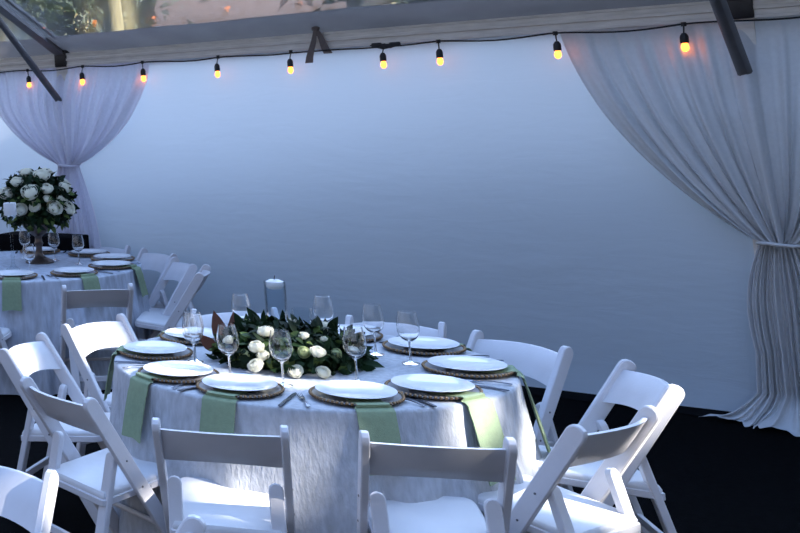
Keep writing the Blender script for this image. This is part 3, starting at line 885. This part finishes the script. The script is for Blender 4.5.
# candle on a glass stand, left edge of the left table
cs = VB + Vector((-.19, -.10, 0))
cs = Vector((-3.59, 7.43, ZT))
t = thing('candle_stand', 'tall clear glass candle stand at the left edge, beside the urn', 'candle stand', cs)
bm = BM(); lathe(bm, [(0, .003), (.05, 0), (.052, .008), (.03, .018), (.014, .04), (.010, .08), (.016, .10), (.010, .12), (.009, .26), (.015, .28), (.010, .30), (.014, .365), (.04, .39), (.058, .398), (.058, .405), (0, .402)], 24); obj('glass_stand', bm, 'cylglass', t)
k = thing('pillar_candle', 'short white pillar candle on the tall glass stand at the left edge', 'candle', cs+Vector((0, 0, .4055)))
bm = BM(); lathe(bm, [(0, 0), (.046, 0), (.048, .004), (.048, .088), (.045, .093), (.03, .090), (0, .088)], 24); obj('wax_body', bm, 'wax', k)
bm = BM(); tube(bm, [(0, 0, .087), (.002, 0, .105)], .002, 6); obj('wick', bm, 'wick', k)
for dx, dy, lab in ((.30, -.52, 'wine glass on the left table in front of the urn foot'), (.16, .25, 'wine glass on the left table just right behind the urn'), (.42, .10, 'wine glass on the left table, rightmost of those there'),
                    (-.12, .32, 'wine glass on the left table behind and left of the urn'), (-.11, -.45, 'wine glass at the left edge of the frame on the left table')):
    glass(Vector((TL.x+dx, TL.y+dy, ZT)), lab, 'wine glasses on the left table')
# low dark card leaning by the urn
# black case behind the left table
cx = thing('equipment_case', 'black lidded case standing behind the left table, under the sheer curtain', 'case', TW(s_of((-3.95, 8.9)), .30, 0), math.atan2(WA.y, WA.x)+PI)
bm = BM(); box(bm, (0, 0, .36), (.75, .26, .66), bev=.01); obj('body', bm, 'case', cx)
bm = BM(); box(bm, (0, 0, .79), (.76, .27, .17), bev=.012); obj('lid', bm, 'case', cx)
bm = BM()
for sx in (-1, 1): box(bm, (sx*.22, -.14, .70), (.05, .012, .07), bev=.003)
obj('latch', bm, 'dark_metal', cx)
bm = BM()
for sx in (-1, 1):
    for sy in (-1, 1): box(bm, (sx*.3, sy*.09, .015), (.06, .05, .03), bev=.005)
obj('foot', bm, 'rubber', cx)

SUN = Vector((.93, -.08, .56)).normalized()
lit = []
def L(x, y, z, r): lit.append((Vector((x, y, z)), r))
ua = lambda a, r, z=.775: (TC.x+r*math.cos(R_(a)), TC.y+r*math.sin(R_(a)), z)
L(*ua(229, .626), .10); L(*ua(226, .74), .06)
for a_, r_ in ((-122, .44), (-113, .41), (-104, .39), (-95, .38), (-86, .38), (-77, .39), (-68, .41), (-60, .43)): L(*ua(a_, r_), .03 if a_ < -90 else .055)
L(-2.28, 5.58, .70, .17); L(-2.40, 4.92, .72, .12); L(-1.16, 4.25, .45, .12)
L(*ua(-33, .80, .72), .09); L(*ua(-24, .86, .45), .06); L(-.42, 5.15, .45, .10); L(.07, 4.5, .18, .07); L(-.2, 4.8, .45, .10)
L(-1.23, 4.98, .87, .07); L(-1.02, 4.93, .87, .05); L(-1.60, 3.25, .6, .10)
def keep(p):
    for q, r in lit:
        d = p-q; t = d.dot(SUN)
        if (d-SUN*t).length < r + .035: return False
    return True
# ------------------------------------------------------------------ outside : trees and a building beyond the wall
def tree(c, h, cr, cz, n, leafm, label, seed, L=(.22, .38), keep=None, trunk_r=.16, W=(.05, .09), group='trees beyond the tent'):
    rr = random.Random(seed)
    t = thing('tree', label, 'tree', c, 0, group)
    bm = BM()
    top = Vector((rr.uniform(-.3, .3), rr.uniform(-.3, .3), cz))
    tube(bm, [(0, 0, 0), (top.x*.2, top.y*.2, cz*.35), (top.x*.6, top.y*.6, cz*.7), top], [trunk_r*1.3, trunk_r, trunk_r*.8, trunk_r*.4], 9)
    for k in range(7):
        a = rr.uniform(0, 2*PI); z0 = cz*rr.uniform(.5, .9)
        e = Vector((math.cos(a)*cr[0]*.7, math.sin(a)*cr[1]*.7, cz+rr.uniform(-.3, .6)*cr[2]))
        s0 = Vector((top.x*z0/cz, top.y*z0/cz, z0))
        if keep and not all(keep(Vector(c)+s0.lerp(e, q/8)) for q in range(9)): continue
        tube(bm, [s0, s0.lerp(e, .5)+Vector((0, 0, .2)), e], [trunk_r*.45, trunk_r*.3, trunk_r*.1], 6)
    obj('trunk', bm, 'bark', t)
    bm = BM(); made = 0
    clumps = []
    for k in range(46):
        while True:
            q = Vector((rr.uniform(-1, 1), rr.uniform(-1, 1), rr.uniform(-1, 1)))
            if .25 < q.length < 1: break
        clumps.append(Vector((q.x*cr[0], q.y*cr[1], q.z*cr[2]))*.9)
    for i in range(n):
        c0 = rr.choice(clumps); s = min(cr)*.42
        q = c0 + Vector((rr.gauss(0, s*.6), rr.gauss(0, s*.6), rr.gauss(0, s*.5)))
        p = q+Vector((0, 0, cz))
        if keep and not keep(Vector(c)+p): continue
        d = Vector((rr.uniform(-1, 1), rr.uniform(-1, 1), rr.uniform(-1, .6)))
        ll = rr.uniform(*L); dn = d.normalized()
        if keep and not (keep(Vector(c)+p+dn*ll*.5) and keep(Vector(c)+p+dn*ll)): continue
        leaf(bm, p, d, Vector((rr.uniform(-1, 1), rr.uniform(-1, 1), 1)), ll, rr.uniform(*W), .2, 2)
    obj('crown', bm, leafm, t, angle=180)
    return t
HERO_TREES = []
GT = 'trees beyond the tent'
tree((-8.6, 17.3, 0), 8, (1.5, 1.6, 1.5), 4.5, 1500, 'treeleaf', 'leafy green tree seen through the clear roof at upper left', 101)
tree((-5.80, 16.2, 0), 8, (1.3, 1.3, 1.1), 5.6, 900, 'treeleaf2', 'olive tree with a pale bare trunk seen through the clear roof', 102, trunk_r=.17)
tree((-8.9, 21.5, 0), 8, (1.9, 1.6, 1.9), 4.2, 1900, 'treeleaf', 'dark tree left of the red-brown roof, behind the pale trunk', 103)
tree((-2.3, 20.5, 0), 8, (1.7, 1.6, 2.0), 4.0, 2600, 'treeleaf', 'dark tree right of the red-brown roof', 104)
tree((1.7, 20.0, 0), 8, (1.8, 1.7, 2.2), 4.0, 2600, 'treeleaf', 'dark tree standing farthest right beyond the tent', 105)
tree((-13.2, 20.5, 0), 8, (1.9, 1.8, 2.2), 4.2, 2600, 'treeleaf', 'dark tree standing farthest left beyond the tent', 106)
for i, x in enumerate((-19, -14.5, -10, -5.5, -1, 3.5)):
    tree((x, 33+(i % 2)*1.5, 0), 9, (2.5, 1.8, 3.0), 4.6, 1900, 'treeleaf', ['leftmost', 'second', 'third', 'fourth', 'fifth', 'rightmost'][i]+' from the left of the distant dark trees', 140+i, (.5, .8), None, .25, W=(.16, .24), group='distant trees')
for i, (x, y) in enumerate(((9.4, .5), (10.6, 4.6), (8.2, -4.2))):  # out-of-view trees added to cut side light on the wall
    tree((x, y, 0), 9, (2.0, 1.9, 2.6), 2.9, 1500, 'treeleaf', ['middle one', 'farthest', 'nearest'][i]+' of three dark unseen trees added to block light from the right', 160+i, (.45, .7), keep, .2, W=(.14, .2), group='added trees at the right end')
tree((2.1, 11.2, 0), 8, (1.7, 1.5, 1.9), 4.9, 3000, 'treeleaf', 'bushy dark tree added behind the tent wall to block sky at the right', 170, (.3, .5), None, .15, W=(.1, .16))  # unseen tree added to darken the right rear of the tent
# unseen hedge added behind the tent wall to darken its lower part
hd = thing('hedge', 'clipped dark hedge added unseen behind the tent wall to shade its foot', 'hedge', TW(SL/2, -1.15, 0), math.atan2(WA.y, WA.x)+PI)
bm = BM(); rr = random.Random(77)
box(bm, (0, 0, .85), (12.5, .5, 1.7))
for i in range(6000):
    p = Vector((rr.uniform(-6.4, 6.4), rr.uniform(-.38, .38), rr.uniform(.02, 1.95)))
    leaf(bm, p, Vector((rr.uniform(-1, 1), rr.uniform(-1, 1), rr.uniform(-.2, 1))), Vector((0, -1, .4)), rr.uniform(.10, .18), .04, .2, 2)
obj('foliage', bm, 'treeleaf', hd, angle=180)
bd = thing('house', 'house with a red-brown tiled roof seen through the clear roof', 'building', (-5.75, 25.5, 0), R_(4))
bm = BM(); box(bm, (0, 0, 1.45), (4.0, 5, 2.9)); obj('wall', bm, 'stucco', bd, smooth=False)
bm = BM(); pr = [(-2.9, 2.85), (2.9, 2.85), (0, 5.2)]
a = [bm.verts.new((-2.15, y, z)) for y, z in pr]; b = [bm.verts.new((2.15, y, z)) for y, z in pr]
bm.faces.new(a); bm.faces.new(b[::-1])
for i in range(3): bm.faces.new((a[i], b[i], b[(i+1) % 3], a[(i+1) % 3]))
obj('roof', bm, 'brick', bd, smooth=False)
for x in (-.9, .9):
    bm = BM(); box(bm, (x, -2.51, 1.6), (1.1, .06, 1.1)); obj('window', bm, 'steel', bd, smooth=False)

# ------------------------------------------------------------------ light
sd = bpy.data.lights.new('sun', 'SUN'); sd.energy = 22.0; sd.angle = R_(.6); sd.color = (1, .93, .84)
so2 = bpy.data.objects.new('sun', sd); C.objects.link(so2); so2.rotation_mode = 'QUATERNION'; so2.rotation_quaternion = SUN.to_track_quat('Z', 'Y')
# unseen shade trees added between sun and tables; gaps cut for chosen sun patches
for i, (dist, lat, dz, sd_) in enumerate(((11, -3.1, 0, 201), (12.5, -1.5, 0, 215), (11.2, 1.15, .2, 202), (12.3, 2.9, 0, 203), (11.2, 4.9, .0, 214))):
    hz = Vector((SUN.x, SUN.y, 0)).normalized(); side = Vector((-hz.y, hz.x, 0))
    c = Vector((-1.4, 5.2, 0)) + hz*dist + side*lat
    zc = 1.0 + dist*SUN.z/math.hypot(SUN.x, SUN.y) + dz
    tree((c.x, c.y, 0), 9, (1.5, 1.9, 3.3), zc+.5, 14000, 'treeleaf', ['added shade tree right of the tent nearest the camera', 'second added shade tree right of the tent from the camera', 'third added shade tree right of the tent from the camera', 'fourth added shade tree right of the tent from the camera', 'added shade tree right of the tent farthest from the camera'][i], sd_, (.26, .40), keep, .2, group='added shade trees right of the tent')

w = bpy.data.worlds.new('sky'); scene.world = w; w.use_nodes = True
nt = w.node_tree; bg = nt.nodes['Background']
tc = nt.nodes.new('ShaderNodeTexCoord'); sx = nt.nodes.new('ShaderNodeSeparateXYZ'); rp = nt.nodes.new('ShaderNodeValToRGB')
nt.links.new(tc.outputs['Generated'], sx.inputs[0]); nt.links.new(sx.outputs['Z'], rp.inputs[0])
e = rp.color_ramp.elements
e[0].position = 0; e[0].color = (.08, .085, .09, 1); e[1].position = 1; e[1].color = (.27, .47, .92, 1)
for pos, c in ((.03, (.36, .345, .33)), (.30, (.31, .335, .42)), (.55, (.28, .44, .80))):
    x = rp.color_ramp.elements.new(pos); x.color = (*c, 1)
# bluish glow added to the sky behind the wall to brighten its top
vd = nt.nodes.new('ShaderNodeVectorMath'); vd.operation = 'DOT_PRODUCT'; vd.inputs[1].default_value = Vector((.35, .85, .35)).normalized()
nt.links.new(tc.outputs['Generated'], vd.inputs[0])
mr = nt.nodes.new('ShaderNodeMapRange'); mr.interpolation_type = 'SMOOTHSTEP'; mr.inputs['From Min'].default_value = .35; mr.inputs['From Max'].default_value = 1
nt.links.new(vd.outputs['Value'], mr.inputs['Value'])
gl = nt.nodes.new('ShaderNodeMix'); gl.data_type = 'RGBA'; gl.blend_type = 'ADD'; gl.clamp_result = False
nt.links.new(mr.outputs[0], gl.inputs['Factor']); nt.links.new(rp.outputs[0], gl.inputs['A']); gl.inputs['B'].default_value = (1.75, 2.3, 3.2, 1)
nt.links.new(gl.outputs['Result'], bg.inputs[0])
bg.inputs[1].default_value = 1.0

scene.view_settings.view_transform = 'Standard'; scene.view_settings.look = 'None'
scene.view_settings.gamma = 1; scene.view_settings.use_curve_mapping = False
scene.view_settings.exposure = .9
